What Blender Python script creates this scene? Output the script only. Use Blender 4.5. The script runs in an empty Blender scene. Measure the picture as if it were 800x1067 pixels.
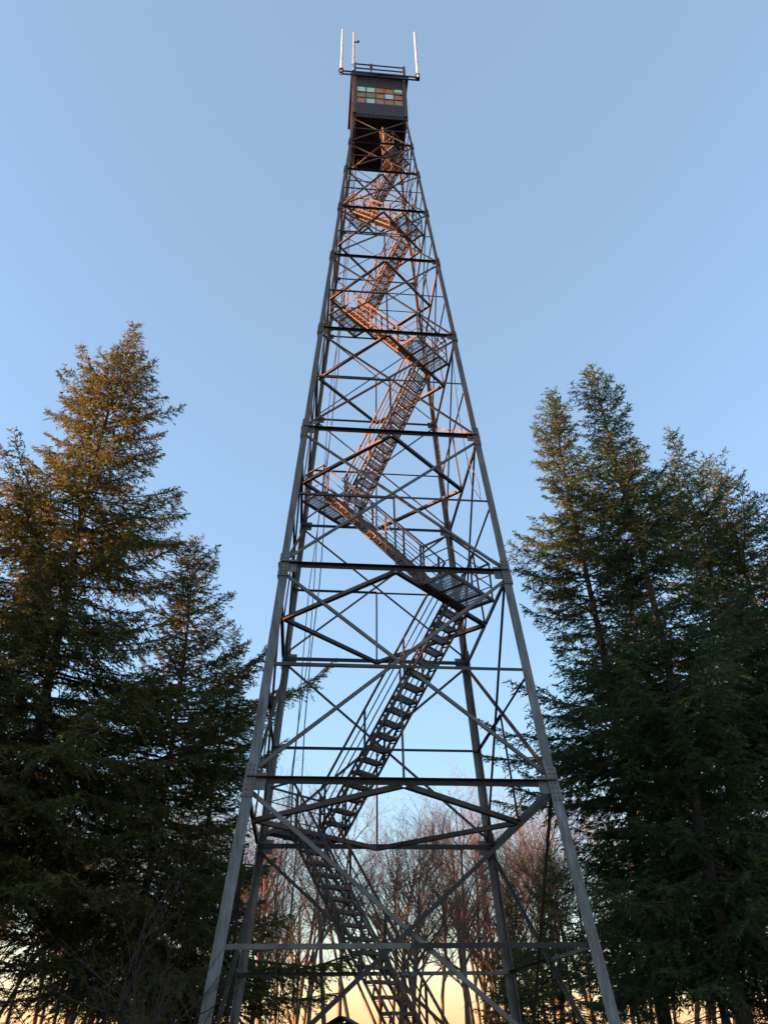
import bpy, math, random
import numpy as np
from mathutils import Vector, Matrix

scene = bpy.context.scene
COL = scene.collection
R = math.radians

# ------------------------------------------------------------------ materials
def new_mat(name):
    m = bpy.data.materials.new(name); m.use_nodes = True
    nt = m.node_tree; b = nt.nodes['Principled BSDF']
    return m, nt, b

def noise_mix(nt, cols, scale, detail=6, pos=(0.35, 0.65), coord='Object', rough=0.6, stretch=None):
    tc = nt.nodes.new('ShaderNodeTexCoord')
    no = nt.nodes.new('ShaderNodeTexNoise'); no.inputs['Scale'].default_value = scale
    no.inputs['Detail'].default_value = detail; no.inputs['Roughness'].default_value = rough
    src = tc.outputs[coord]
    if stretch:
        mp = nt.nodes.new('ShaderNodeMapping'); mp.inputs['Scale'].default_value = stretch
        nt.links.new(src, mp.inputs['Vector']); src = mp.outputs['Vector']
    nt.links.new(src, no.inputs['Vector'])
    cr = nt.nodes.new('ShaderNodeValToRGB')
    els = cr.color_ramp.elements
    n = len(cols)
    while len(els) < n: els.new(0.5)
    for i, c in enumerate(cols):
        els[i].position = pos[0] + (pos[1] - pos[0]) * i / (n - 1)
        els[i].color = (*c, 1)
    nt.links.new(no.outputs['Fac'], cr.inputs['Fac'])
    return cr, no

def bump(nt, b, no, strength=0.3, dist=0.01):
    bp = nt.nodes.new('ShaderNodeBump'); bp.inputs['Strength'].default_value = strength
    bp.inputs['Distance'].default_value = dist
    nt.links.new(no.outputs['Fac'], bp.inputs['Height']); nt.links.new(bp.outputs['Normal'], b.inputs['Normal'])

def simple(name, cols, scale=6, rough=0.7, metal=0.0, pos=(0.35, 0.65), bumpd=None, stretch=None, spec=None):
    m, nt, b = new_mat(name)
    cr, no = noise_mix(nt, cols, scale, pos=pos, stretch=stretch)
    nt.links.new(cr.outputs['Color'], b.inputs['Base Color'])
    b.inputs['Roughness'].default_value = rough; b.inputs['Metallic'].default_value = metal
    if spec is not None: b.inputs['Specular IOR Level'].default_value = spec
    if bumpd: bump(nt, b, no, 0.5, bumpd)
    return m

def leaf_mat(name, cols, trans=(0.10, 0.12, 0.03), scale=0.9):
    m, nt, b = new_mat(name)
    cr, no = noise_mix(nt, cols, scale, detail=9, pos=(0.32, 0.68), rough=0.75)
    nt.links.new(cr.outputs['Color'], b.inputs['Base Color'])
    b.inputs['Roughness'].default_value = 0.62; b.inputs['Specular IOR Level'].default_value = 0.2
    tl = nt.nodes.new('ShaderNodeBsdfTranslucent'); nt.links.new(cr.outputs['Color'], tl.inputs['Color'])
    mx = nt.nodes.new('ShaderNodeMixShader'); mx.inputs[0].default_value = .42
    nt.links.new(b.outputs[0], mx.inputs[1]); nt.links.new(tl.outputs[0], mx.inputs[2])
    nt.links.new(mx.outputs[0], nt.nodes['Material Output'].inputs['Surface'])
    return m

M = {}
M['galv'] = simple('weathered_galvanised_steel', [(0.07, 0.042, 0.028), (0.105, 0.09, 0.077), (0.135, 0.125, 0.112), (0.18, 0.17, 0.156)], 2.2, 0.55, 0.25, pos=(0.28, 0.72), stretch=(1, 1, 0.5))
def leg_mat():
    m, nt, b = new_mat('weathered_leg_steel')
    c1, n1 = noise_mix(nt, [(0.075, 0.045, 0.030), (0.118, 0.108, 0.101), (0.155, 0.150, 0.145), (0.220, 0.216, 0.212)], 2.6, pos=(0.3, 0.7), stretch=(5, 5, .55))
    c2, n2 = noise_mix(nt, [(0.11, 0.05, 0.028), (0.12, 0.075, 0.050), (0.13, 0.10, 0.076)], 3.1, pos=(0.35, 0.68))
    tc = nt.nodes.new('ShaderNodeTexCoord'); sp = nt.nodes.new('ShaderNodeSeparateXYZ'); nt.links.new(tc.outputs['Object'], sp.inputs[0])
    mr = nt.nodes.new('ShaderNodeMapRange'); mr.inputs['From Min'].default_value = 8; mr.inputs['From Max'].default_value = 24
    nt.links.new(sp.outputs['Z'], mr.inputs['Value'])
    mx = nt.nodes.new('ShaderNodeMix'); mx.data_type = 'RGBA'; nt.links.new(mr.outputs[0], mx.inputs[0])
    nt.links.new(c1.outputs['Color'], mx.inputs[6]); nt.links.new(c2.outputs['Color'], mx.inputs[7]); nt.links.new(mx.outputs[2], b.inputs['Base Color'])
    b.inputs['Roughness'].default_value = .58; b.inputs['Metallic'].default_value = .2
    return m
M['leg'] = leg_mat()
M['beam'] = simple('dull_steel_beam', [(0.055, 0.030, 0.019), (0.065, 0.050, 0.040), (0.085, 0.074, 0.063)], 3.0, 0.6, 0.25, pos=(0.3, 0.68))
M['dark'] = simple('shade_dark_steel', [(0.024, 0.015, 0.011), (0.020, 0.017, 0.0155), (0.034, 0.030, 0.027)], 3.0, 0.6, 0.2, pos=(0.3, 0.68))  # shade on beams and braces under their flanges, put into the colour
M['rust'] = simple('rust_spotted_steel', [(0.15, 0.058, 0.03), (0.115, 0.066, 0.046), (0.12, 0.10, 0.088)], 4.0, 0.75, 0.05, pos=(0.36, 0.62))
M['grate'] = simple('zinc_grating', [(0.22, 0.215, 0.205), (0.33, 0.325, 0.31)], 5.0, 0.45, 0.3)
M['cabwall'] = simple('dark_painted_sheet', [(0.026, 0.015, 0.010), (0.036, 0.022, 0.015), (0.05, 0.029, 0.018)], 3.0, 0.5)
M['cabunder'] = simple('dark_floor_boards', [(0.016, 0.015, 0.017), (0.03, 0.027, 0.027)], 3.0, 0.8, stretch=(1, 8, 1))
M['roof'] = simple('dark_roof_sheet', [(0.02, 0.02, 0.024), (0.04, 0.04, 0.045)], 4.0, 0.5)
M['sash'] = simple('brown_window_sash', [(0.10, 0.055, 0.03), (0.16, 0.09, 0.05)], 12.0, 0.6)
M['teal'] = simple('pale_teal_pane', [(0.58, 0.78, 0.66), (0.66, 0.84, 0.74)], 3.0, 0.25)
M['brownpane'] = simple('sunlit_brown_pane', [(0.46, 0.17, 0.035), (0.60, 0.25, 0.06)], 3.0, 0.3)  # brown tones: sunlit cab interior behind the glass, put into the pane colour
M['olivepane'] = simple('olive_pane', [(0.32, 0.20, 0.07), (0.42, 0.29, 0.11)], 3.0, 0.3)
M['redpane'] = simple('reddish_pane', [(0.44, 0.15, 0.07), (0.52, 0.22, 0.11)], 3.0, 0.3)
M['white'] = simple('white_fibreglass', [(0.50, 0.50, 0.52), (0.60, 0.60, 0.61)], 3.0, 0.4)
M['cable'] = simple('black_cable', [(0.02, 0.02, 0.02), (0.04, 0.04, 0.04)], 6.0, 0.5)
M['concrete'] = simple('concrete', [(0.24, 0.23, 0.22), (0.36, 0.35, 0.33)], 5.0, 0.9, bumpd=0.01)
M['bark'] = simple('spruce_bark', [(0.022, 0.017, 0.014), (0.045, 0.035, 0.029), (0.075, 0.06, 0.05)], 7.0, 0.9, bumpd=0.03, stretch=(1, 1, 0.35))
M['barebark'] = simple('hardwood_bark', [(0.09, 0.055, 0.036), (0.17, 0.11, 0.073), (0.26, 0.18, 0.12)], 5.0, 0.9, bumpd=0.02, stretch=(1, 1, 0.3))
M['twig'] = simple('red_brown_twigs', [(0.125, 0.072, 0.042), (0.20, 0.130, 0.078)], 2.0, 0.85)
M['shrub'] = simple('grey_brown_stems', [(0.028, 0.016, 0.012), (0.062, 0.036, 0.026)], 6.0, 0.85)
M['needle_a'] = leaf_mat('olive_needles', [(0.046, 0.056, 0.018), (0.105, 0.104, 0.030), (0.165, 0.130, 0.036)])
M['needle_b'] = leaf_mat('green_needles', [(0.030, 0.058, 0.022), (0.060, 0.092, 0.034), (0.110, 0.115, 0.038)])
M['needle_c'] = leaf_mat('bluish_needles', [(0.026, 0.055, 0.024), (0.052, 0.086, 0.036), (0.092, 0.106, 0.040)])
M['ground'] = simple('leafy_grass', [(0.035, 0.045, 0.018), (0.07, 0.065, 0.03), (0.11, 0.085, 0.05)], 1.4, 0.95, bumpd=0.05)
M['path'] = simple('gravel', [(0.16, 0.15, 0.14), (0.28, 0.26, 0.24)], 14.0, 0.95, bumpd=0.03)
M['boards'] = simple('dark_stained_boards', [(0.035, 0.022, 0.015), (0.07, 0.045, 0.03)], 3.0, 0.8, stretch=(6, 6, 0.4))
M['shingle'] = simple('black_shingles', [(0.012, 0.012, 0.013), (0.03, 0.03, 0.031)], 9.0, 0.9)

# ------------------------------------------------------------------ mesh builder
class MB:
    def __init__(s): s.v = []; s.f = []; s.mi = []
    def add(s, vs, fs, mi=0):
        o = len(s.v); s.v += [tuple(v) for v in vs]
        s.f += [tuple(i + o for i in f) for f in fs]; s.mi += [mi] * len(fs)
    def box(s, c, size, mi=0, ax=None):
        c = Vector(c); hx, hy, hz = [q / 2 for q in size]
        X, Y, Z = ax if ax else (Vector((1, 0, 0)), Vector((0, 1, 0)), Vector((0, 0, 1)))
        vs = [c + X * (a * hx) + Y * (b * hy) + Z * (d * hz) for d in (-1, 1) for b in (-1, 1) for a in (-1, 1)]
        s.add(vs, [(0, 2, 3, 1), (4, 5, 7, 6), (0, 1, 5, 4), (2, 6, 7, 3), (0, 4, 6, 2), (1, 3, 7, 5)], mi)
    def prism(s, prof, p0, p1, e1, e2, mi=0):
        """profile (list of (a,b)) in axes e1,e2 swept p0->p1"""
        p0, p1 = Vector(p0), Vector(p1); n = len(prof)
        vs = [p0 + e1 * a + e2 * b for a, b in prof] + [p1 + e1 * a + e2 * b for a, b in prof]
        fs = [(i, (i + 1) % n, n + (i + 1) % n, n + i) for i in range(n)]
        if n == 6: fs += [(0, 3, 2, 1), (0, 5, 4, 3), (6, 7, 8, 9), (6, 9, 10, 11)]
        else: fs += [tuple(range(n))[::-1], tuple(range(n, 2 * n))]
        s.add(vs, fs, mi)
    def angle(s, p0, p1, a, n, t=None, flip=1, mi=0):
        """steel angle p0->p1: one flange in the plane square to n, the other along n"""
        p0, p1 = Vector(p0), Vector(p1); d = (p1 - p0).normalized(); n = Vector(n)
        n = (n - d * n.dot(d)).normalized(); e = d.cross(n) * flip; t = t or max(a * 0.11, 0.006)
        s.prism([(-a / 2, 0), (a / 2, 0), (a / 2, t), (-a / 2 + t, t), (-a / 2 + t, a * .85), (-a / 2, a * .85)], p0, p1, e, n, mi)
    def bar(s, p0, p1, w, h=None, up=(0, 0, 1), mi=0):
        p0, p1 = Vector(p0), Vector(p1); d = (p1 - p0).normalized(); up = Vector(up)
        if abs(d.dot(up)) > 0.97: up = Vector((1, 0, 0))
        e = d.cross(up).normalized(); u = e.cross(d); h = h or w
        s.prism([(-w / 2, -h / 2), (w / 2, -h / 2), (w / 2, h / 2), (-w / 2, h / 2)], p0, p1, e, u, mi)
    def tube(s, pts, rad, n=6, mi=0, cap=True):
        pts = [Vector(p) for p in pts]; k = len(pts)
        rad = rad if hasattr(rad, '__len__') else [rad] * k
        vs = []
        ref = Vector((1, 0.13, 0.07)).normalized()
        for i, p in enumerate(pts):
            d = (pts[min(i + 1, k - 1)] - pts[max(i - 1, 0)]).normalized()
            r0 = ref if abs(d.dot(ref)) < 0.95 else Vector((0, 1, 0.2)).normalized()
            e = d.cross(r0).normalized(); u = d.cross(e)
            for j in range(n):
                a = 2 * math.pi * j / n
                vs.append(p + (e * math.cos(a) + u * math.sin(a)) * rad[i])
        fs = [(i * n + j, i * n + (j + 1) % n, (i + 1) * n + (j + 1) % n, (i + 1) * n + j) for i in range(k - 1) for j in range(n)]
        if cap: fs += [tuple(range(n))[::-1], tuple(range((k - 1) * n, k * n))]
        s.add(vs, fs, mi)
    def build(s, name, mats, parent=None, smooth=False):
        me = bpy.data.meshes.new(name); me.from_pydata(s.v, [], s.f)
        mats = mats if isinstance(mats, list) else [mats]
        for m in mats: me.materials.append(M[m])
        if len(mats) > 1: me.polygons.foreach_set('material_index', s.mi)
        if smooth: me.polygons.foreach_set('use_smooth', [True] * len(me.polygons))
        me.update()
        return link(name, me, parent)

def link(name, me, parent=None):
    o = bpy.data.objects.new(name, me); COL.objects.link(o)
    if parent: o.parent = parent
    return o

def quad_mesh(name, V, mat):
    """V: (n,4,3) array of separate quads"""
    n = len(V); me = bpy.data.meshes.new(name)
    me.vertices.add(n * 4); me.vertices.foreach_set('co', V.reshape(-1).astype(np.float32))
    me.loops.add(n * 4); me.loops.foreach_set('vertex_index', np.arange(n * 4, dtype=np.int32))
    me.polygons.add(n); me.polygons.foreach_set('loop_start', np.arange(n, dtype=np.int32) * 4)
    me.materials.append(M[mat]); me.update(calc_edges=True)
    return me

def thing(name, label, cat, loc=(0, 0, 0), rz=0, group=None):
    o = bpy.data.objects.new(name, None); COL.objects.link(o)
    o.location = loc; o.rotation_euler = (0, 0, rz); o.empty_display_size = 0.5
    o['label'] = label; o['category'] = cat
    if group: o['group'] = group
    return o

# ------------------------------------------------------------------ ground
def ground():
    n = 60; xs = np.sign(np.linspace(-1, 1, n)) * np.abs(np.linspace(-1, 1, n)) ** 3 * 2500
    mb = MB(); rnd = np.random.RandomState(3)
    vs = []
    for y in xs:
        for x in xs:
            d = math.hypot(x, y)
            z = 0.05 * math.sin(x * 0.31) * math.cos(y * 0.27) - 0.03
            if d > 40: z += -0.012 * (d - 40) * min(1, (d - 40) / 200)
            vs.append((x, y, max(z, -30)))
    fs = [(j * n + i, j * n + i + 1, (j + 1) * n + i + 1, (j + 1) * n + i) for j in range(n - 1) for i in range(n - 1)]
    mb.add(vs, fs); o = mb.build('ground', 'ground', smooth=True); o['kind'] = 'structure'
ground()

# ------------------------------------------------------------------ lookout tower
TH = R(5.85)
T = thing('fire_lookout_tower', 'tall tapering steel lattice fire lookout tower with zigzag stairs and a dark cab on top', 'lookout tower', (0, 0, 0), TH)
def hw(z): return 3.299 - 0.0695 * z + max(0, 5.55 - z) * .026
MAIN = [5.55, 10.31, 14.54, 18.59, 22.30, 25.22, 27.78, 29.90, 32.02]
MID = [2.87, 7.90, 12.38, 16.55, 20.47, 23.74, 26.51, 28.87, 31.0]
LEGW = [.195, .19, .165, .145, .125, .11, .10, .092, .088, .088]
MAINW = [.118, .108, .095, .085, .077, .07, .064, .06, .06]
MIDW = [.08, .066, .057, .05, .046, .042, .039, .036, .035]
DIAGW = [.076, .068, .058, .05, .045, .041, .038, .035, .033]
CORN = [(-1, -1), (1, -1), (1, 1), (-1, 1)]
def cp(c, z, off=0.0):
    h = hw(z) - off; return Vector((c[0] * h, c[1] * h, z))
# legs: each one long angle, flanges along both faces, a slimmer section in every panel
for c in CORN:
    mb = MB(); zs = [0.0] + MAIN + [35.0]
    for i in range(len(zs) - 1):
        a = LEGW[i]; t = a * 0.1; off = 0.012 * (i % 2)
        z0, z1 = zs[i] - (0.05 if i else 0), zs[i + 1]
        ex = Vector((-c[0], 0, 0)); ey = Vector((0, -c[1], 0))
        if i == len(zs) - 2: p1 = cp(c, 32.3); p1.z = 32.6; z0 = 32.02; p0 = cp(c, z0)
        else: p0, p1 = cp(c, z0, off), cp(c, z1, off)
        mb.prism([(0, 0), (a, 0), (a, t), (t, t), (t, a), (0, a)], p0, p1, ex, ey)
    mb.build('leg', 'leg', T)
    f = MB(); b = cp(c, 0); f.box((b.x, b.y, 0.0), (.8, .8, .5)); f.box((b.x, b.y, 0.262), (.42, .42, .03)); f.build('footing', 'concrete', T)
# splice plates with bolts at each main level (outside of the flanges)
for i, z in enumerate(MAIN[:-1]):
    for c in CORN:
        mb = MB(); a = LEGW[i] * .98; L = .62 if i < 3 else .42
        t = .012
        for k in (0, 1):
            e = Vector((-c[0], 0, 0)) if k == 0 else Vector((0, -c[1], 0))
            nrm = Vector((0, c[1], 0)) if k == 0 else Vector((c[0], 0, 0))
            p0, p1 = cp(c, z - L / 2), cp(c, z + L / 2)
            ctr = (p0 + p1) / 2 + e * (a * .5) + nrm * (.004 + t / 2); d = (p1 - p0).normalized()
            mb.box(ctr, (a, t, L), ax=(e, nrm, d))
            # inner gusset where beam and braces land
            g = LEGW[i] * 1.35
            mb.box(cp(c, z - .02) + e * (LEGW[i] * .6 + g * .5) - nrm * 0.028, (g, .010, g * 1.25), ax=(e, nrm, d))
            nb = 7
            for q in range(nb):
                for w in (.3, .72):
                    bc = p0.lerp(p1, (q + .5) / nb) + e * (a * w) + nrm * (.004 + t + .006)
                    mb.box(bc, (.026, .014, .026), mi=1, ax=(e, nrm, d))
        mb.build('splice_plate', ['leg', 'rust'], T)

FACES = [((-1, -1), (1, -1), (0, 1, 0)), ((1, -1), (1, 1), (-1, 0, 0)), ((1, 1), (-1, 1), (0, -1, 0)), ((-1, 1), (-1, -1), (1, 0, 0))]
def mixmat(i, z):
    return 'rust' if random.random() < .45 else ('galv' if i >= 3 else 'beam')
random.seed(5)
for fi, (c0, c1, n) in enumerate(FACES):
    n = Vector(n)
    for i, z in enumerate(MAIN):
        ins = LEGW[i] * .1 + .006
        p0, p1 = cp(c0, z), cp(c1, z); d = (p1 - p0).normalized()
        mb = MB(); mb.angle(p0 + d * .03 + n * (ins + .02), p1 - d * .03 + n * (ins + .02), MAINW[i], -n, flip=1)
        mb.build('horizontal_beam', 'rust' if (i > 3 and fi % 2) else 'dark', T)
        mb = MB()                                                     # mid-height strut
        zm = MID[i]; q0, q1 = cp(c0, zm), cp(c1, zm); mid = (q0 + q1) / 2
        mb.angle(q0 + d * .03 + n * ins, mid + n * ins, MIDW[i], n, flip=1)
        mb.angle(mid + n * ins, q1 - d * .03 + n * ins, MIDW[i], n, flip=-1, mi=1)
        mb.build('middle_strut', ['galv', 'dark'] if i == 0 else ['galv' if i > 2 and fi else 'beam'] * 2, T)  # lowest strut: lit half and shaded half told apart by colour
        zb = MAIN[i - 1] if i else 0.25
        a = DIAGW[i]
        for k, (u, v) in enumerate(((c0, c1), (c1, c0))):             # crossed diagonals, through the middle strut
            mb = MB(); m3 = mid.copy()
            P0 = cp(u, zb + .08); P1 = cp(v, z - .08)
            o = n * (ins + (.016 if k == 0 else -(.03 + a)))
            o = n * (ins + .02 + (.0 if k == 0 else a * .95))
            dd = (P1 - P0).normalized()
            mb.angle(P0 + dd * .08 + o, P1 - dd * .08 + o, a, n, flip=1 if k == 0 else -1)
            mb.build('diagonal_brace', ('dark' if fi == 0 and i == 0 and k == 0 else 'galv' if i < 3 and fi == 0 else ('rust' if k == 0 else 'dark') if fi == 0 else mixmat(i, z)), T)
        mb = MB()                                                     # hanger from crossing down to beam below
        if i:
            pm = cp(c0, zb).lerp(cp(c1, zb), .5)
            mb.angle(pm + n * (ins + .012), mid + n * (ins + .012), max(.045, a * .6), n)
            mb.build('hanger', 'beam' if i < 3 or fi == 0 else 'galv', T)
        # horizontal diamond bracing: middle of this face to middle of the next
        c2 = FACES[(fi + 1) % 4][1]
        if i < 8:
            a0 = (cp(c0, z) + cp(c1, z)) / 2 + n * .06; a1 = (cp(c1, z) + cp(c2, z)) / 2 + Vector(FACES[(fi + 1) % 4][2]) * .06
            a0.z -= .10; a1.z -= .10
            mb = MB(); mb.angle(a0, a1, MAINW[i] * .95, (0, 0, 1), flip=-1 if fi in (0, 3) else 1)
            mb.build('diamond_brace', 'rust' if fi == 3 and i == 0 else mixmat(i, z), T)

# ---- stairs run on the diagonal from the back left corner to the front right one
def uv(u, v, z): return Vector(((u + v) / math.sqrt(2), (v - u) / math.sqrt(2), z))
U = Vector((1, -1, 0)).normalized(); Vv = Vector((1, 1, 0)).normalized(); Z = Vector((0, 0, 1))
def grating(mb, o, ex, ey, lx, ly, step, dep=.03, cross=None, mi=0):
    """bars along ey, cross bars along ex, from corner o"""
    n = max(2, int(lx / step)); ez = ex.cross(ey).normalized()
    for k in range(n + 1):
        c = o + ex * (lx * k / n) + ey * (ly / 2); mb.box(c, (.008, ly, dep), mi, (ex, ey, ez))
    m = max(2, int(ly / (cross or step * 3)))
    for k in range(m + 1):
        c = o + ey * (ly * k / m) + ex * (lx / 2) - ez * .002; mb.box(c, (lx, .009, dep * .7), mi, (ex, ey, ez))
rest_treads = MB()
ntread = 0
LAND = [0.0] + MAIN[:8] + [32.1]
def land_dims(z):
    t = math.sqrt(2) * hw(z) - .12; wv = min(.86, max(.46, .27 * t)); dl = min(.74, max(.45, .27 * t))
    return min(hw(z) / math.sqrt(2) + .06, t - wv - dl), wv, dl
for i in range(9):
    z0, z1 = LAND[i], LAND[i + 1]
    s1 = -1 if i % 2 == 0 else 1                       # side of the upper landing along u
    wl = min(.78, land_dims(z1 if i < 8 else z0)[1] - .03); lane = (-wl, -.07) if i % 2 == 0 else (.07, wl)
    u1 = s1 * land_dims(z1)[0] if i < 8 else .55
    u0 = (1.95 if i == 0 else -s1 * land_dims(z0)[0])
    P0, P1 = (u0, z0 + .02), (u1, z1)
    L3 = math.hypot(u1 - u0, z1 - z0)
    mb = MB(); rail = []
    dirv = (uv(u1, 0, z1) - uv(u0, 0, z0)).normalized()
    nrm = dirv.cross(Vv).normalized()
    if nrm.z < 0: nrm = -nrm
    nst = int(round((z1 - z0) / .25))
    for v in lane:
        a, b = uv(u0, v, z0 + .02), uv(u1, v, z1 - .02)
        mb.bar(a - nrm * .10, b - nrm * .10, .05, .035, up=nrm); mb.bar(a + nrm * .06, b + nrm * .06, .05, .035, up=nrm)
        for k in range(nst):                            # tread brackets lacing the stringer
            f0, f1 = (k + .1) / nst, (k + .95) / nst
            mb.bar(a.lerp(b, f0) - nrm * .10, a.lerp(b, (f0 + f1) / 2) + nrm * .06, .012, .05, up=Vv)
            mb.bar(a.lerp(b, (f0 + f1) / 2) + nrm * .06, a.lerp(b, f1) - nrm * .10, .012, .05, up=Vv)
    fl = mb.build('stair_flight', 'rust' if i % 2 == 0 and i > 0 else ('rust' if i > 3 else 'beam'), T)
    su = 1 if u1 > u0 else -1
    for k in range(1, nst):
        f = k / nst; u = u0 + (u1 - u0) * f; z = z0 + (z1 - z0) * f
        tb = MB() if ntread < 95 and i < 5 else rest_treads
        ex = Vv; ey = U * su
        mi = 0
        o = uv(u, lane[0] + .03, z) - ey * .11
        grating(tb, o, ex, ey, lane[1] - lane[0] - .06, .23, .055, .03, .075)
        tb.box(uv(u, sum(lane) / 2, z - .012) - ey * .118, (lane[1] - lane[0] - .05, .02, .06), 1, (ex, ey, Z))
        tb.box(uv(u, sum(lane) / 2, z - .012) + ey * .122, (lane[1] - lane[0] - .05, .016, .045), 1, (ex, ey, Z))
        for e_ in (lane[0] + .03, lane[1] - .03): tb.box(uv(u, e_, z - .02), (.016, .24, .06), 1, (ex, ey, Z))
        if tb is not rest_treads:
            tb.build('tread', ['grate', 'rust'], fl); ntread += 1
    for v, o in ((lane[0] - .03, -1), (lane[1] + .03, 1)):
        hb = MB(); a, b = uv(u0, v, z0), uv(u1, v, z1)
        for hgt, th_ in ((.97, .042), (.66, .022), (.36, .022)):
            hb.bar(a + Z * hgt, b + Z * hgt, th_, th_, up=nrm)
        npost = max(2, int(L3 / 1.6))
        for k in range(npost + 1):
            p = a.lerp(b, (k + .12) / (npost + .24)); hb.angle(p - Z * .1, p + Z * .97, .042, Vv * -o, t=.012)
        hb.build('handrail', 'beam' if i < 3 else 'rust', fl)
    if i < 8:
        lb = MB(); uu, wv, dl = land_dims(z1); ui = s1 * uu
        ex = U * s1
        o = uv(ui, -wv, z1 + .02)
        grating(lb, o, ex, Vv, dl, 2 * wv, .045, .026, .12)
        for v in (-wv, wv): lb.box(uv(ui + s1 * dl / 2, v + (.02 if v > 0 else -.02), z1), (dl, .03, .09), 1, (ex, Vv, Z * s1))
        for u in (0, dl): lb.box(uv(ui + s1 * u, 0, z1 - .012), (.03, 2 * wv + .1, .1), 1, (ex, Vv, Z * s1))
        for v in (-.4, .4): lb.box(uv(ui + s1 * dl / 2, v * wv, z1 - .06), (dl, .04, .05), 1, (ex, Vv, Z * s1))
        ld = lb.build('landing', ['grate', 'rust'], T)
        rb = MB()
        pts = [(ui, -wv), (ui + s1 * dl, -wv), (ui + s1 * dl, wv), (ui, wv)]
        for q in range(3):
            A, B = pts[q], pts[q + 1]
            for hgt, th_ in ((1.0, .04), (.68, .02), (.36, .02)):
                rb.bar(uv(*A, z1 + hgt), uv(*B, z1 + hgt), th_, th_)
        for A in pts + [(ui + s1 * dl, 0)]:
            rb.bar(uv(*A, z1), uv(*A, z1 + 1.0), .04, .04)
        rb.build('railing', 'rust' if i > 1 else 'beam', ld)
rt = rest_treads.build('tread', ['grate', 'rust'], T); rt['kind'] = 'stuff'

# ---- cab
CZ0, CZ1, CH = 32.10, 35.05, 1.115
mb = MB(); w = .05
WZ0, WZ1, WX = 32.95, 34.30, .97
for k in range(4):
    rot = Matrix.Rotation(k * math.pi / 2, 3, 'Z')
    ax = (rot @ Vector((1, 0, 0)), rot @ Vector((0, 1, 0)), Z)
    P = lambda x, y, z: rot @ Vector((x, y, z))
    ln = 2 * CH - (0 if k % 2 == 0 else 2 * w)
    mb.box(P(0, -CH + w / 2, (CZ0 + WZ0) / 2), (ln, w, WZ0 - CZ0), ax=ax)
    mb.box(P(0, -CH + w / 2, (WZ1 + CZ1) / 2), (ln, w, CZ1 - WZ1), ax=ax)
    sw = ln / 2 - WX
    for s in (-1, 1): mb.box(P(s * (ln / 2 - sw / 2), -CH + w / 2, (WZ0 + WZ1) / 2), (sw, w, WZ1 - WZ0), ax=ax)
    for x in np.linspace(-CH + .1, CH - .1, 12):       # sheet ribs
        for za, zb in ((CZ0, WZ0), (WZ1, CZ1)): mb.box(P(x, -CH - .006, (za + zb) / 2), (.03, .012, zb - za), ax=ax)
cab = mb.build('cab', 'cabwall', T)
fb = MB(); fb.box((0, 0, CZ0 - .03), (2 * CH - .02, 2 * CH - .02, .06))
for x in np.linspace(-.95, .95, 6): fb.box((x, 0, CZ0 - .13), (.05, 2 * CH - .1, .14), 1)
for y in (-CH + .04, CH - .04): fb.box((0, y, CZ0 - .125), (2 * CH, .06, .15), 1)
fb.build('floor', ['cabunder', 'cabunder'], cab)
tb = MB(); tb.box((0, CH + .03, CZ0 - .14), (2 * CH, .05, .16)); tb.build('back_trim', 'grate', cab)
rb = MB(); e = CH + .1
apex = Vector((0, 0, CZ1 + .38)); b4 = [Vector((x * e, y * e, CZ1 + .09)) for x, y in CORN]; b5 = [Vector((x * e, y * e, CZ1 + .004)) for x, y in CORN]
rb.add(b5 + b4 + [apex], [(3, 2, 1, 0), (0, 1, 5, 4), (1, 2, 6, 5), (2, 3, 7, 6), (3, 0, 4, 7), (4, 5, 8), (5, 6, 8), (6, 7, 8), (7, 4, 8)])
rb.build('roof', 'roof', cab)
vb = MB(); vb.tube([(-.22, -.75, CZ1 + .1), (-.22, -.75, CZ1 + .42)], .07, 10); vb.tube([(-.22, -.75, CZ1 + .42), (-.22, -.75, CZ1 + .5)], [.13, .02], 10); vb.build('roof_vent', 'roof', cab)
# windows: 5 x 3 panes a side
PANE = {0: ['t', 't', 'b', 'b', 'm', 'o', 'o', 'b', 't', 'r', 'b', 't', 'r', 'r', 'o']}
mats = ['sash', 'teal', 'brownpane', 'olivepane', 'redpane']
rnd = random.Random(2)
for k in range(4):
    rot = Matrix.Rotation(k * math.pi / 2, 3, 'Z'); ax = (rot @ Vector((1, 0, 0)), rot @ Vector((0, 1, 0)), Z)
    P = lambda x, y, z: rot @ Vector((x, y, z))
    mb = MB(); ww = WX if k % 2 == 0 else WX - w; cw = 2 * ww / 5; ch = (WZ1 - WZ0) / 3
    for r_ in range(3):
        for c_ in range(5):
            code = PANE[0][r_ * 5 + c_] if k == 0 else rnd.choice('bborr')
            x = -ww + (c_ + .5) * cw; z = WZ1 - (r_ + .5) * ch
            if code == 'm':
                mb.box(P(x, -CH + .03, z + ch * .2), (cw - .03, .012, ch * .5), 1, ax); mb.box(P(x, -CH + .03, z - ch * .27), (cw - .03, .012, ch * .42), 2, ax)
            else:
                mb.box(P(x, -CH + .03 + .006 * ((r_ + c_) % 2), z), (cw - .03, .012, ch - .03), {'t': 1, 'b': 2, 'o': 3, 'r': 4}[code], ax)
    for c_ in range(6): mb.box(P(-ww + .017 + c_ * (2 * ww - .034) / 5, -CH + .018, (WZ0 + WZ1) / 2), (.034, .035, WZ1 - WZ0 - .004), 0, ax)
    for r_ in range(4): mb.box(P(0, -CH + .016, WZ0 + .017 + r_ * (WZ1 - WZ0 - .034) / 3), (2 * ww - .004, .031, .034), 0, ax)
    mb.build('window', mats, cab)
pb = MB()
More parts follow.
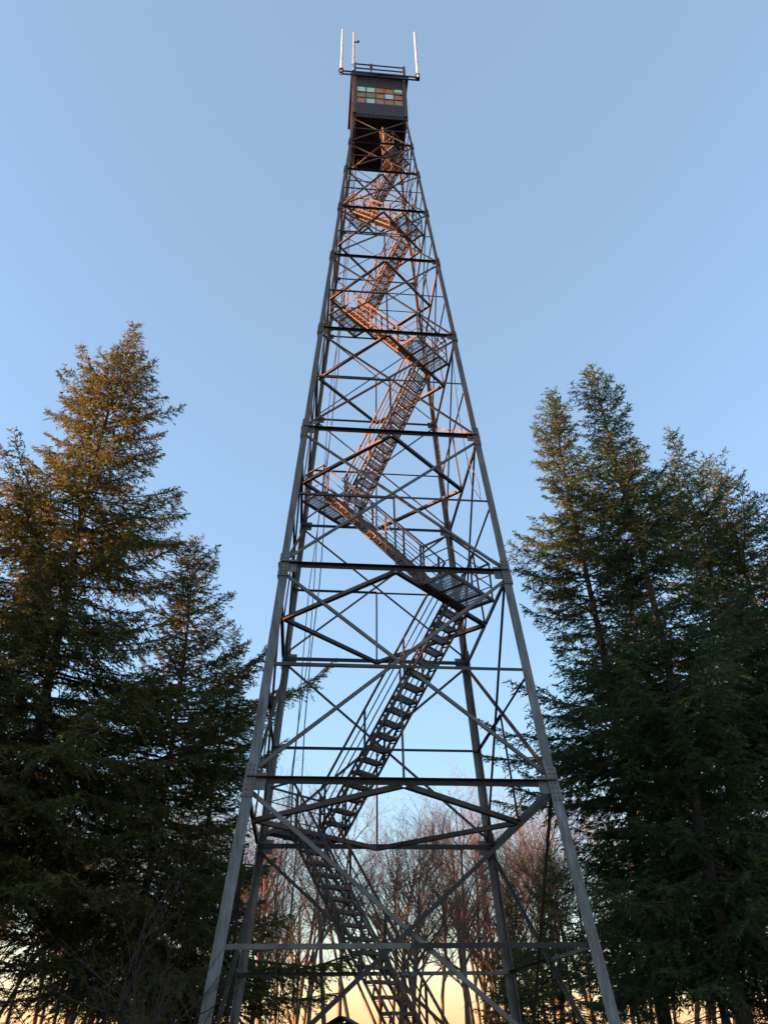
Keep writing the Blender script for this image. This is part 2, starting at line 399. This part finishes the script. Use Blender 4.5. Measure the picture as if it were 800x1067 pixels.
for x, y in CORN: pb.bar((x * 1.02, y * (CH + .03), CZ0), (x * 1.02, y * (CH + .03), CZ1 + .01), .09, .055, up=(0, 1, 0))
pb.build('corner_post', 'rust', cab)
# ---- roof frame, antennas
rf = MB(); h = 1.06
for x, y in CORN: rf.bar((x * h, y * h, CZ1), (x * h, y * h, 36.25), .11, .11)
for z in (35.25, 35.55, 35.85, 36.2):
    for a, b in (((-1, -1), (1, -1)), ((1, -1), (1, 1)), ((1, 1), (-1, 1)), ((-1, 1), (-1, -1))):
        if z == 35.55 and a == (1, -1): continue
        rf.bar((a[0] * h, a[1] * h, z), (b[0] * h, b[1] * h, z), .045, .045)
for y in (-.3, .4): rf.bar((-h, y, 35.85), (h, y, 35.85), .04, .04)
rf.bar((-.35, -h, 35.15), (-.35, -h, 36.28), .05, .05); rf.box((-.35, -h, 36.1), (.11, .1, .26))
rf.build('roof_railing', 'rust', T)
mp = MB(); mp.bar((-1.74, -1.15, 35.30), (1.66, -1.33, 34.92 + .04), .05, .05); mp.bar((-1.70, -1.17, 35.02), (1.66, -1.33, 34.72), .05, .05)
for x, y, z in ((-1.62, -1.15, 35.16), (1.57, -1.36, 34.85)):
    mp.box((x, y - .05, z + .14), (.16, .12, .06)); mp.box((x, y - .05, z - .14), (.16, .12, .06))
mp.build('antenna_bracket', 'roof', T)
for x, y, z0, z1, r_ in ((-1.62, -1.17, 34.95, 39.0, .052), (-1.12, -1.2, 35.3, 38.72, .06), (1.58, -1.42, 34.68, 38.8, .054)):
    a = MB(); a.tube([(x, y, z0), (x, y, z0 + .5)], r_ * .75, 10); a.tube([(x, y, z0 + .5), (x, y, z1 - .08), (x, y, z1)], [r_, r_ * .85, r_ * .4], 10)
    for f in (.32, .6): a.tube([(x, y, z0 + (z1 - z0) * f), (x, y, z0 + (z1 - z0) * f + .06)], r_ * 1.15, 10)
    a.build('antenna', 'white', T, smooth=False)
ab = MB(); ab.bar((-1.12, -1.25, 37.7), (-.92, -1.25, 37.75), .04, .05); ab.box((-.92, -1.25, 37.8), (.08, .06, .12)); ab.build('antenna_clamp', 'roof', T)
for pts in ([(-1.62, -1.14, 35.1), (-1.4, -1.16, 34.98), (-1.15, -1.15, 35.2)], [(1.57, -1.36, 34.9), (1.35, -1.3, 34.72), (1.18, -1.18, 35.1)], [(-1.12, -1.2, 35.4), (-1.16, -1.19, 34.4), (-1.15, -1.18, 33.0), (-1.1, -1.15, 32.1)]):
    c = MB(); c.tube(pts, .018, 5); c.build('cable', 'cable', T)
# ---- cables down the back left leg and a loose wire by the right leg
def cable(pts, r=.012):
    c = MB(); c.tube(pts, r, 5); c.build('cable', 'cable', T)
def sag(p0, p1, n, amp, ph):
    p0, p1 = Vector(p0), Vector(p1)
    return [p0.lerp(p1, k / n) + Vector((math.sin(k * 1.7 + ph) * amp, math.cos(k * 1.3 + ph) * amp, 0)) for k in range(n + 1)]
cable(sag((-2.0, 1.6, 31.8), (-2.35, 2.0, .2), 14, .05, 0) if 0 else sag((-.85, .85, 32.0), (-2.55, 2.35, .3), 16, .05, 0))
cable(sag((-.8, .7, 32.0), (-2.45, 2.1, .3), 16, .06, 2))
cable(sag((-.9, .6, 32.0), (-2.2, 2.3, .3), 16, .05, 4), .015)
cable([(1.96, -1.5, 18.5), (1.98, -1.52, 16), (2.15, -1.6, 13.4), (2.3, -1.75, 12.9), (2.25, -1.9, 13.3), (2.05, -1.8, 14.2)], .010)

# ------------------------------------------------------------------ shed
S = thing('storage_shed', 'small dark gabled shed standing behind the tower', 'shed', (-1.35, 8.55, 0), R(-4))
mb = MB(); W_, D_, Hh, Hp = .62, .8, 1.68, 2.16
for s in (-1, 1): mb.box((s * (W_ - .03), 0, Hh / 2), (.06, 2 * D_, Hh))
for y in (-D_ + .03, D_ - .03):
    mb.prism([(-W_ + .06, 0), (W_ - .06, 0), (W_ - .06, Hh), (0, Hp - .07), (-W_ + .06, Hh)], (0, y - .03, 0), (0, y + .03, 0), Vector((1, 0, 0)), Z)
mb.build('wall', 'boards', S)
mb = MB()
for s in (-1, 1):
    a, b = Vector((0, 0, Hp)), Vector((s * (W_ + .16), 0, Hp - (W_ + .16) * .5)); d = (b - a).normalized(); nn = Vector((0, 1, 0)).cross(d)
    mb.box((a + b) / 2, ((b - a).length, 2 * D_ + .3, .06), ax=(d, Vector((0, 1, 0)), nn))
mb.build('roof', 'shingle', S)
mb = MB(); mb.box((0, -D_ - .02, .8), (.62, .04, 1.5)); dr = mb.build('door', 'boards', S)
mb = MB(); mb.box((.22, -D_ - .06, .8), (.03, .04, .12)); mb.build('handle', 'beam', dr)

# ------------------------------------------------------------------ spruces
def norm(a): return a / np.maximum(np.linalg.norm(a, axis=-1, keepdims=True), 1e-9)
def spruce_arrays(seed, H, rad, zb, prof=.8, dens=1.0, droop=.5, up=36, twl=.135, tww=.0165, irregular=.28, bstep=.235, forks=0, lean=(0, 0), coarse=1.0, sec=1.0):
    rs = np.random.RandomState(seed)
    br = []
    zt = H - .25
    z = zt
    while z > zb:
        t = (H - z) / (H - zb)
        nb = rs.randint(4, 7) if t > .06 else rs.randint(3, 5)
        a0 = rs.rand() * 6.28
        sect = 1 + irregular * math.sin(z * 1.1 + seed)        # breathing outline
        for k in range(nb):
            az = a0 + 6.283 * k / nb + rs.randn() * .25
            side = 1 + irregular * .6 * math.sin(az * 2 + seed * 1.3 + z * .35) + irregular * .5 * math.sin(az + z * .9 + seed)
            L = rad * (t ** prof) * sect * side * rs.uniform(.66, 1.15) + .13
            if rs.rand() < .10: L *= .55
            if rs.rand() < .09: L *= 1.28
            L *= min(1, .5 + t * 5)
            if t > .93: L *= .75
            e0 = up * (1 - t) ** 1.3 - droop * 38 * t + rs.randn() * 6
            e1 = e0 + 18 + 28 * min(1, t * 2) + rs.randn() * 8
            br.append((z + rs.randn() * .06, az, max(L, .2), math.radians(e0), math.radians(min(e1, 65)), t))
        z -= bstep * rs.uniform(.7, 1.3) * (1.12 + .1 * min(1, t * 2.5))
    br = np.array(br); nB = len(br)
    S_ = 9; s = np.linspace(0, 1, S_)
    el = br[:, 3:4] + (br[:, 4:5] - br[:, 3:4]) * s ** 1.6 - np.radians(16 * droop) * np.sin(s * math.pi) * br[:, 5:6]
    azs = br[:, 1:2] + rs.randn(nB, 1) * .22 * s + rs.randn(nB, S_).cumsum(1) * .03
    dv = np.stack([np.cos(el) * np.cos(azs), np.cos(el) * np.sin(azs), np.sin(el)], -1)
    step = (br[:, 2] / (S_ - 1))[:, None, None]
    P = np.concatenate([np.zeros((nB, 1, 3)), np.cumsum(dv[:, :-1] * step, 1)], 1)
    tw = br[:, 0] / H
    bend = lambda zz: np.stack([lean[0] * (zz / H) ** 2 + .12 * np.sin(zz * .35 + seed), lean[1] * (zz / H) ** 2 + .10 * np.cos(zz * .3 + seed), zz], -1)
    P = P + bend(br[:, 0])[:, None, :]
    wood = dict(P=P, L=br[:, 2], bend=bend)
    # secondaries
    So, Sd, Sl = [], [], []
    for i in range(nB):
        L = br[i, 2]; n = max(3, int(L / .066 * dens * min(1, .6 + 1.2 * br[i, 5])))
        q = np.sort(.10 + .90 * (np.arange(n) + rs.rand(n)) / n) ** .9
        f = q * (S_ - 1); j = np.minimum(f.astype(int), S_ - 2); fr = (f - j)[:, None]
        pos = P[i, j] * (1 - fr) + P[i, j + 1] * fr; d = dv[i, j]
        sd = np.where(np.arange(n) % 2 == 0, 1, -1)[:, None] * norm(np.cross(d, [0, 0, 1.]))
        dirs = norm(d * rs.uniform(.35, .9, (n, 1)) + sd * rs.uniform(.35, 1., (n, 1)) + np.stack([np.zeros(n), np.zeros(n), rs.uniform(-.45, .35, n) - .25 * droop * br[i, 5]], -1))
        ln = (.13 + .27 * L * (1 - q) ** .8 * np.minimum(1, q * 4)) * rs.uniform(.5, 1.3, n)
        So.append(pos); Sd.append(dirs); Sl.append(np.minimum(ln, 1.0 * sec))
    So = np.concatenate(So); Sd = np.concatenate(Sd); Sl = np.concatenate(Sl)
    # branch tips and leaders as extra secondaries
    So = np.concatenate([So, P[:, -2]]); Sd = np.concatenate([Sd, dv[:, -2]]); Sl = np.concatenate([Sl, np.full(nB, .3)])
    lead = bend(np.linspace(H - .9, H - .05, 7)); So = np.concatenate([So, lead]); Sd = np.concatenate([Sd, np.tile([0, 0, 1.], (7, 1)) + rs.randn(7, 3) * .35]); Sl = np.concatenate([Sl, np.full(7, .3)])
    Sd = norm(Sd)
    n = len(So); K = 38
    st = .027 * coarse
    kk = np.arange(K)[None, :]
    x = (kk + rs.rand(n, K)) * st
    mask = x < Sl[:, None]
    mask[:, 0] = True
    g = x / np.maximum(Sl[:, None], .05)
    hang = (droop * .55) * Sl[:, None] * g ** 2
    pos = So[:, None, :] + Sd[:, None, :] * x[..., None]; pos[..., 2] -= hang
    sdv = norm(np.cross(Sd, np.array([.05, .02, 1.])))[:, None, :] * np.where(rs.rand(n, K) < .5, 1, -1)[..., None]
    td = Sd[:, None, :] * .9 + sdv * rs.uniform(.1, 1.1, (n, K, 1)) + rs.randn(n, K, 3) * .36
    td[..., 2] -= droop * .4 * g + .03
    td = norm(td)
    pos = pos[mask]; td = td[mask]
    m = len(pos)
    ln = rs.uniform(.6, 1.3, (m, 1)) * twl * coarse ** .6
    wv = norm(np.cross(td, rs.randn(m, 3))) * (tww * coarse) * rs.uniform(.7, 1.3, (m, 1))
    tip = pos + td * ln; tip[:, 2] -= droop * .02
    midp = pos + td * ln * .45
    quads = np.stack([pos - td * ln * .15, midp + wv, tip, midp - wv], 1)
    return quads, wood, H

def spruce_wood(name, wood, H, seed, r0, zb, parent_free=True, dead=True):
    mb = MB(); rs = random.Random(seed)
    zs = [0, .25, 1, 2.5] + list(np.linspace(4, H - .1, 14))
    pts = [Vector(wood['bend'](np.array(zz))) if zz > 0 else Vector(wood['bend'](np.array(0.0))) for zz in zs]
    rad = [r0 * (1.35 if zz == 0 else 1.1 if zz < .5 else 1) * max(.03, (1 - zz / H)) ** .85 for zz in zs]
    mb.tube(pts, rad, 9)
    for p, L in zip(wood['P'], wood['L']):
        k = [0, 2, 4, 6, 8]
        r = .010 + .0075 * L
        mb.tube([p[j] for j in k], [r, r * .8, r * .6, r * .4, r * .2], 4, cap=False)
    if dead:                                            # bare dead limbs below the crown
        z = 1.2
        while z < zb + 3.5:
            a = rs.random() * 6.28; L = rs.uniform(.7, 2.6); b = Vector(wood['bend'](np.array(z))); d = Vector((math.cos(a), math.sin(a), rs.uniform(-.35, .2)))
            q = [b, b + d * L * .5, b + d * L + Vector((0, 0, rs.uniform(-.1, .3)))]
            mb.tube(q, [.022, .015, .005], 4, cap=False)
            for _ in range(5):
                f = rs.uniform(.3, 1); pp = q[0].lerp(q[2], f); dd = Vector((rs.gauss(0, 1), rs.gauss(0, 1), rs.gauss(0, .5))).normalized() * rs.uniform(.2, .6)
                mb.tube([pp, pp + dd], [.008, .003], 3, cap=False)
            z += rs.uniform(.12, .3)
    me = bpy.data.meshes.new(name); me.from_pydata(mb.v, [], mb.f); me.materials.append(M['bark'])
    me.polygons.foreach_set('use_smooth', [True] * len(me.polygons)); me.update()
    return me

def spruce(label, loc, seed, H, rad, zb, mat, group='spruces around the clearing', **kw):
    r0 = kw.pop('r0', .0085 * H)
    q, wood, H = spruce_arrays(seed, H, rad, zb, **kw)
    t = thing('spruce_tree', label, 'tree', (loc[0], loc[1], 0), 0, group)
    link('trunk', spruce_wood('trunk', wood, H, seed, r0, zb), t)
    link('crown', quad_mesh('crown', q, mat), t)
    return t

spruce('tallest spruce left of the tower, its narrow top catching golden sun', (-9.4, 2.55), 11, 24.1, 5.5, 4.6, 'needle_a', prof=.84, irregular=.28, droop=.55, lean=(.0, 0))
spruce('spruce with a ragged reddish top between the tallest left spruce and the tower', (-6.6, 5.55), 23, 16.3, 4.6, 2.6, 'needle_a', prof=.8, irregular=.30, droop=.5)
spruce('broad spruce cut off by the left edge, its sunlit top lower than its neighbour', (-12.0, .6), 37, 14.0, 4.4, 4.0, 'needle_a', prof=.72, irregular=.2, droop=.7, dens=.8)
spruce('spruce standing farther back behind the broad spruce at the left edge', (-13.6, 9.0), 41, 16.2, 4.0, 6.5, 'needle_b', prof=.7, irregular=.25, droop=.6, dens=.7)
spruce('dark slender spruce closest to the left side of the tower, farther back', (-5.9, 9.4), 53, 14.6, 2.4, 1.6, 'needle_c', prof=.75, irregular=.12, droop=.5)
spruce('slim spruce with its top nearest the right side of the tower', (6.9, 5.55), 61, 23.2, 3.5, 3.0, 'needle_b', prof=.7, irregular=.34, droop=.5, dens=.9)
spruce('tallest spruce right of the tower with a lightly sunlit tip', (7.9, 3.05), 73, 22.0, 4.0, 3.0, 'needle_b', prof=.76, irregular=.32, droop=.5, dens=.85)
spruce('spruce with a thin spire, to the right of the tallest right spruce', (11.64, 6.55), 83, 21.9, 4.3, 5.0, 'needle_c', prof=.85, irregular=.34, droop=.45, dens=.78)
spruce('bushy spruce with a blunt many-pronged top, second from the right edge', (13.9, 8.55), 97, 21.8, 4.7, 7.0, 'needle_b', prof=.62, irregular=.38, droop=.4, dens=.72)
spruce('spruce cut off by the right edge of the view', (13.6, 4.55), 103, 17.2, 3.3, 6.5, 'needle_c', prof=.7, irregular=.34, droop=.5, dens=.65)
spruce('dark spruce filling in behind the tall spruces on the right', (10.6, 12.0), 113, 19.0, 3.4, 7.0, 'needle_c', prof=.7, irregular=.25, droop=.5, dens=.42)
sap = [((5.4, 21.5), 7.4, 2.0, 'small evergreen low behind the right legs of the tower, nearest the middle'),
       ((4.6, 15.5), 4.6, 1.7, 'low bushy evergreen just behind the back right tower leg'),
       ((7.6, 21.5), 8.6, 2.5, 'half-grown evergreen between the tower and the right spruces'),
       ((8.2, 13.5), 6.6, 2.4, 'young evergreen at the foot of the right spruces'),
       ((9.6, 1.6), 3.4, 1.7, 'low young spruce just right of the front right tower leg'),
       ((12.4, 3.4), 3.8, 1.8, 'low young spruce under the tall right spruces, near the right edge'),
       ((10.6, 7.4), 3.6, 1.7, 'young spruce in the dark gap between the right spruce trunks'),
       ((-9.6, 13.0), 7.0, 2.6, 'young evergreen at the foot of the left spruces')]
for k, (p, H, r_, lb) in enumerate(sap):
    spruce(lb, p, 200 + k, H, r_, .5, ('needle_b', 'needle_a')[k % 2], group='young evergreens under the trees', prof=.6, droop=.45, dens=.75, r0=.08)

# woodland on the left of the clearing that keeps the low sun off the ground
def woodland():
    rs = np.random.RandomState(9); Q = []
    base = [spruce_arrays(300 + k, 17.5, 4.6, 1.0, prof=.6, dens=.42, droop=.5, coarse=3.0, bstep=.5, tww=.032)[0] for k in range(3)]
    n = 0
    def put(x, y, s):
        nonlocal n
        a = rs.rand() * 6.28; c, sn = math.cos(a), math.sin(a)
        q = base[n % 3] * s; n += 1
        Q.append(np.stack([q[..., 0] * c - q[..., 1] * sn + x, q[..., 0] * sn + q[..., 1] * c + y, q[..., 2]], -1))
    for row in range(3):
        y = -40.0
        while y < 26:
            put(-36 - row * 7 + rs.randn() * 1.2, y, rs.uniform(.84, 1.06)); y += rs.uniform(2.6, 4.2)
    o = link('woodland', quad_mesh('woodland', np.concatenate(Q), 'needle_b'))
    o['kind'] = 'stuff'; o['label'] = 'dense evergreen woodland along the far left side of the clearing'; o['category'] = 'woodland'
woodland()

# ------------------------------------------------------------------ bare trees
def bare_meshes(seed, H, spread=.5, trunks=1, fork=.45, thin=1.0):
    rs = random.Random(seed); tm, cm = MB(), MB()
    def grow(p, d, L, r, lev, mb):
        n = 5 if lev == 0 else 4 if lev < 3 else 3
        pts = [p]; dd = d.copy(); rad = [r]
        for k in range(n):
            dd = (dd + Vector((rs.gauss(0, 1), rs.gauss(0, 1), rs.gauss(0, .5))) * ((.06, .16, .24, .28, .3)[lev]) + Vector((0, 0, .035 if lev else .05))).normalized()
            pts.append(pts[-1] + dd * (L / n)); rad.append(r * (1 - .62 * (k + 1) / n) if lev < 4 else r * (1 - .8 * (k + 1) / n))
        m = mb if lev < 2 else cm
        m.tube(pts, rad, 7 if lev == 0 else 5 if lev == 1 else 3, cap=False)
        if lev >= 4: return
        kids = (int(rs.randint(13, 18) * thin), rs.randint(5, 6), rs.randint(4, 5), rs.randint(3, 4), 2)[lev]
        if lev == 4 and L < .35: return
        for q in range(kids):
            f = rs.uniform(fork, 1) if lev == 0 else rs.uniform(.2, 1)
            if q == 0: f = 1.0
            j = min(int(f * n), n - 1); fr = f * n - j
            pp = pts[j].lerp(pts[j + 1], fr); rr = rad[j] + (rad[j + 1] - rad[j]) * fr
            base = (pts[j + 1] - pts[j]).normalized(); pr = Vector((rs.gauss(0, 1), rs.gauss(0, 1), rs.gauss(0, .35)))
            pr = (pr - base * pr.dot(base)).normalized()
            a = rs.uniform(.5, 1.1) * spread * 1.7 if q else .12
            nd = (base * math.cos(a) + pr * math.sin(a) + Vector((0, 0, .06))).normalized()
            nl = L * ((rs.uniform(.22, .46) * (1.25 - .6 * f)) if lev == 0 else rs.uniform(.42, .7))
            grow(pp, nd, nl, max(rr * rs.uniform(.55, .85), .0085), lev + 1, mb)
    for k in range(trunks):
        d = Vector((rs.gauss(0, .05), rs.gauss(0, .05), 1)) if trunks == 1 else Vector((rs.gauss(0, .22), rs.gauss(0, .15), 1))
        grow(Vector((rs.gauss(0, .1) * (trunks > 1), rs.gauss(0, .1) * (trunks > 1), 0)), d.normalized(), H * .9 * rs.uniform(.9, 1.05), H * .0125 * rs.uniform(.75, 1.3) / trunks ** .4, 0, tm)
    k = 1 / max(v[2] for v in cm.v)
    tm.v = [(v[0] * k, v[1] * k, v[2] * k) for v in tm.v]; cm.v = [(v[0] * k, v[1] * k, v[2] * k) for v in cm.v]
    out = []
    for nm, mb, mt in (('trunk', tm, 'barebark'), ('crown', cm, 'twig')):
        me = bpy.data.meshes.new(nm); me.from_pydata(mb.v, [], mb.f); me.materials.append(M[mt])
        me.polygons.foreach_set('use_smooth', [True] * len(me.polygons)); me.update(); out.append(me)
    return out
PROTO = [bare_meshes(400 + k, 17, .5 if k % 2 else .42, 2 if k in (2, 5) else 1, (.35, .5, .3, .6, .45, .4)[k], (1, .6, .8, .5, .9, .55)[k]) for k in range(6)]
BL = 'bare leafless hardwood in the wood behind the tower'
def bare(x, y, k, s, rz, label=BL):
    t = thing('bare_tree', label, 'tree', (x, y, -.05), rz, 'bare trees behind the tower'); t.scale = (s, s, s)
    for nm, me in zip(('trunk', 'crown'), PROTO[k]): link(nm, me, t)
rs = random.Random(17); n = 0
named = {(-3.0, 24.0): 'bare tree nearest behind the tower, just left of the lower stairs', (1.6, 26.0): 'bare tree with curving twin trunks just right of the lower stairs'}
bare(-3.0, 24.0, 1, 14.5, 1.0, named[(-3.0, 24.0)]); bare(.9, 25.5, 2, 14.0, 2.2, named[(1.6, 26.0)])
for row in range(5):
    y = 27 + row * 6.0
    wdt = (y + 17) * .62; x = -wdt
    while x < wdt:
        bare(x + rs.gauss(0, .6), y + rs.gauss(0, 1.8), rs.randrange(6), 1.6 + .29 * (y + 17.5) * rs.uniform(.70, 1.06), rs.random() * 6.28); n += 1
        x += rs.uniform(2.3, 4.8)
for x, y in ((-12, 17), (-16, 14), (-9.5, 18), (15, 14), (17.5, 9.5), (12.5, 18), (19, 16), (-19, 9), (16.2, 6.0)):
    bare(x, y, rs.randrange(6), rs.uniform(9, 13), rs.random() * 6.28, 'bare tree mixed in among the spruces, showing through their gaps')

# bare shrub at lower left
def shrub(label, loc, seed, n, H, name='bare_shrub'):
    rs = random.Random(seed); tm, cm = MB(), MB()
    t = thing(name, label, 'shrub', (loc[0], loc[1], 0))
    def grow(p, d, L, r, lev, m):
        pts = [p]; dd = d.copy(); rad = [r]
        for k in range(4):
            dd = (dd + Vector((rs.gauss(0, 1), rs.gauss(0, 1), rs.gauss(0, .4))) * .13 + Vector((0, 0, .03))).normalized()
            pts.append(pts[-1] + dd * L / 4); rad.append(r * (1 - .7 * (k + 1) / 4))
        m.tube(pts, rad, 4 if lev < 2 else 3, cap=False)
        if lev == 3: return
        for q in range((5, 4, 3)[lev]):
            f = rs.uniform(.3, 1); j = min(int(f * 4), 3); pp = pts[j].lerp(pts[j + 1], f * 4 - j)
            nd = (dd + Vector((rs.gauss(0, 1), rs.gauss(0, 1), rs.gauss(0, .5))) * .55).normalized()
            grow(pp, nd, L * rs.uniform(.35, .65), max(r * .5, .004), lev + 1, cm)
    for k in range(n):
        a = rs.random() * 6.28; d = Vector((math.cos(a) * rs.uniform(.25, .75), math.sin(a) * rs.uniform(.2, .6), 1)).normalized()
        grow(Vector((rs.gauss(0, .12), rs.gauss(0, .12), -.02)), d, H * rs.uniform(.65, 1.0), .022 * rs.uniform(.7, 1.2), 0, tm)
    tm.build('stem', 'shrub', t, True); cm.build('twigs', 'shrub', t, True)
shrub('bare twiggy shrub with pale stems low at the left, in front of the spruces', (-3.9, -3.4), 5, 9, 3.0)
shrub('leafless brush tangle at the right edge below the spruces', (9.7, -.6), 8, 8, 3.9)

# ------------------------------------------------------------------ light, sky, camera
SUN_EL, SUN_AZ = 4.0, math.atan2(-.06, -1.0)          # direction towards the sun in plan
w = bpy.data.worlds.new('World'); scene.world = w; w.use_nodes = True
nt = w.node_tree; bg = nt.nodes['Background']
sky = nt.nodes.new('ShaderNodeTexSky'); sky.sky_type = 'NISHITA'; sky.sun_disc = False
sky.sun_elevation = R(SUN_EL); sky.sun_rotation = math.pi / 2 - SUN_AZ
sky.air_density = 1.25; sky.dust_density = 0.4; sky.ozone_density = 4.0; sky.altitude = 300
gain = nt.nodes.new('ShaderNodeVectorMath'); gain.operation = 'MULTIPLY_ADD'        # thin even haze over the clear sky
gain.inputs[1].default_value = (1.19, .84, .76); gain.inputs[2].default_value = (.222, .262, .246)
nt.links.new(sky.outputs['Color'], gain.inputs[0]); nt.links.new(gain.outputs[0], bg.inputs['Color']); bg.inputs['Strength'].default_value = 0.15
sd = bpy.data.lights.new('sun', 'SUN'); sd.energy = 4.8; sd.angle = R(.5); sd.color = (1.0, .47, .20)
so = bpy.data.objects.new('sun', sd); COL.objects.link(so)
el = R(SUN_EL); tow = Vector((math.cos(SUN_AZ) * math.cos(el), math.sin(SUN_AZ) * math.cos(el), math.sin(el)))
so.rotation_euler = tow.to_track_quat('Z', 'Y').to_euler(); so.location = (-40, 0, 40)

cd = bpy.data.cameras.new('camera'); cam = bpy.data.objects.new('camera', cd); COL.objects.link(cam)
pitch, roll, yaw = R(34.52), R(-.92), R(.08)
cpi, spi = math.cos(pitch), math.sin(pitch)
fw = Vector((math.sin(yaw) * cpi, math.cos(yaw) * cpi, spi)); r_ = Vector((math.cos(yaw), -math.sin(yaw), 0)); u_ = r_.cross(fw)
r2 = r_ * math.cos(roll) + u_ * math.sin(roll); u2 = -r_ * math.sin(roll) + u_ * math.cos(roll)
mw = Matrix((r2, u2, -fw)).transposed().to_4x4(); mw.translation = (-.018, -17.451, 1.6); cam.matrix_world = mw
cd.sensor_fit = 'VERTICAL'; cd.sensor_height = 24; cd.lens = 24 * 801 / 1067; cd.clip_end = 8000; cd.clip_start = .05
scene.camera = cam
vs = scene.view_settings; vs.view_transform = 'Standard'; vs.look = 'None'; vs.exposure = 2.6; vs.gamma = 1; vs.use_curve_mapping = False
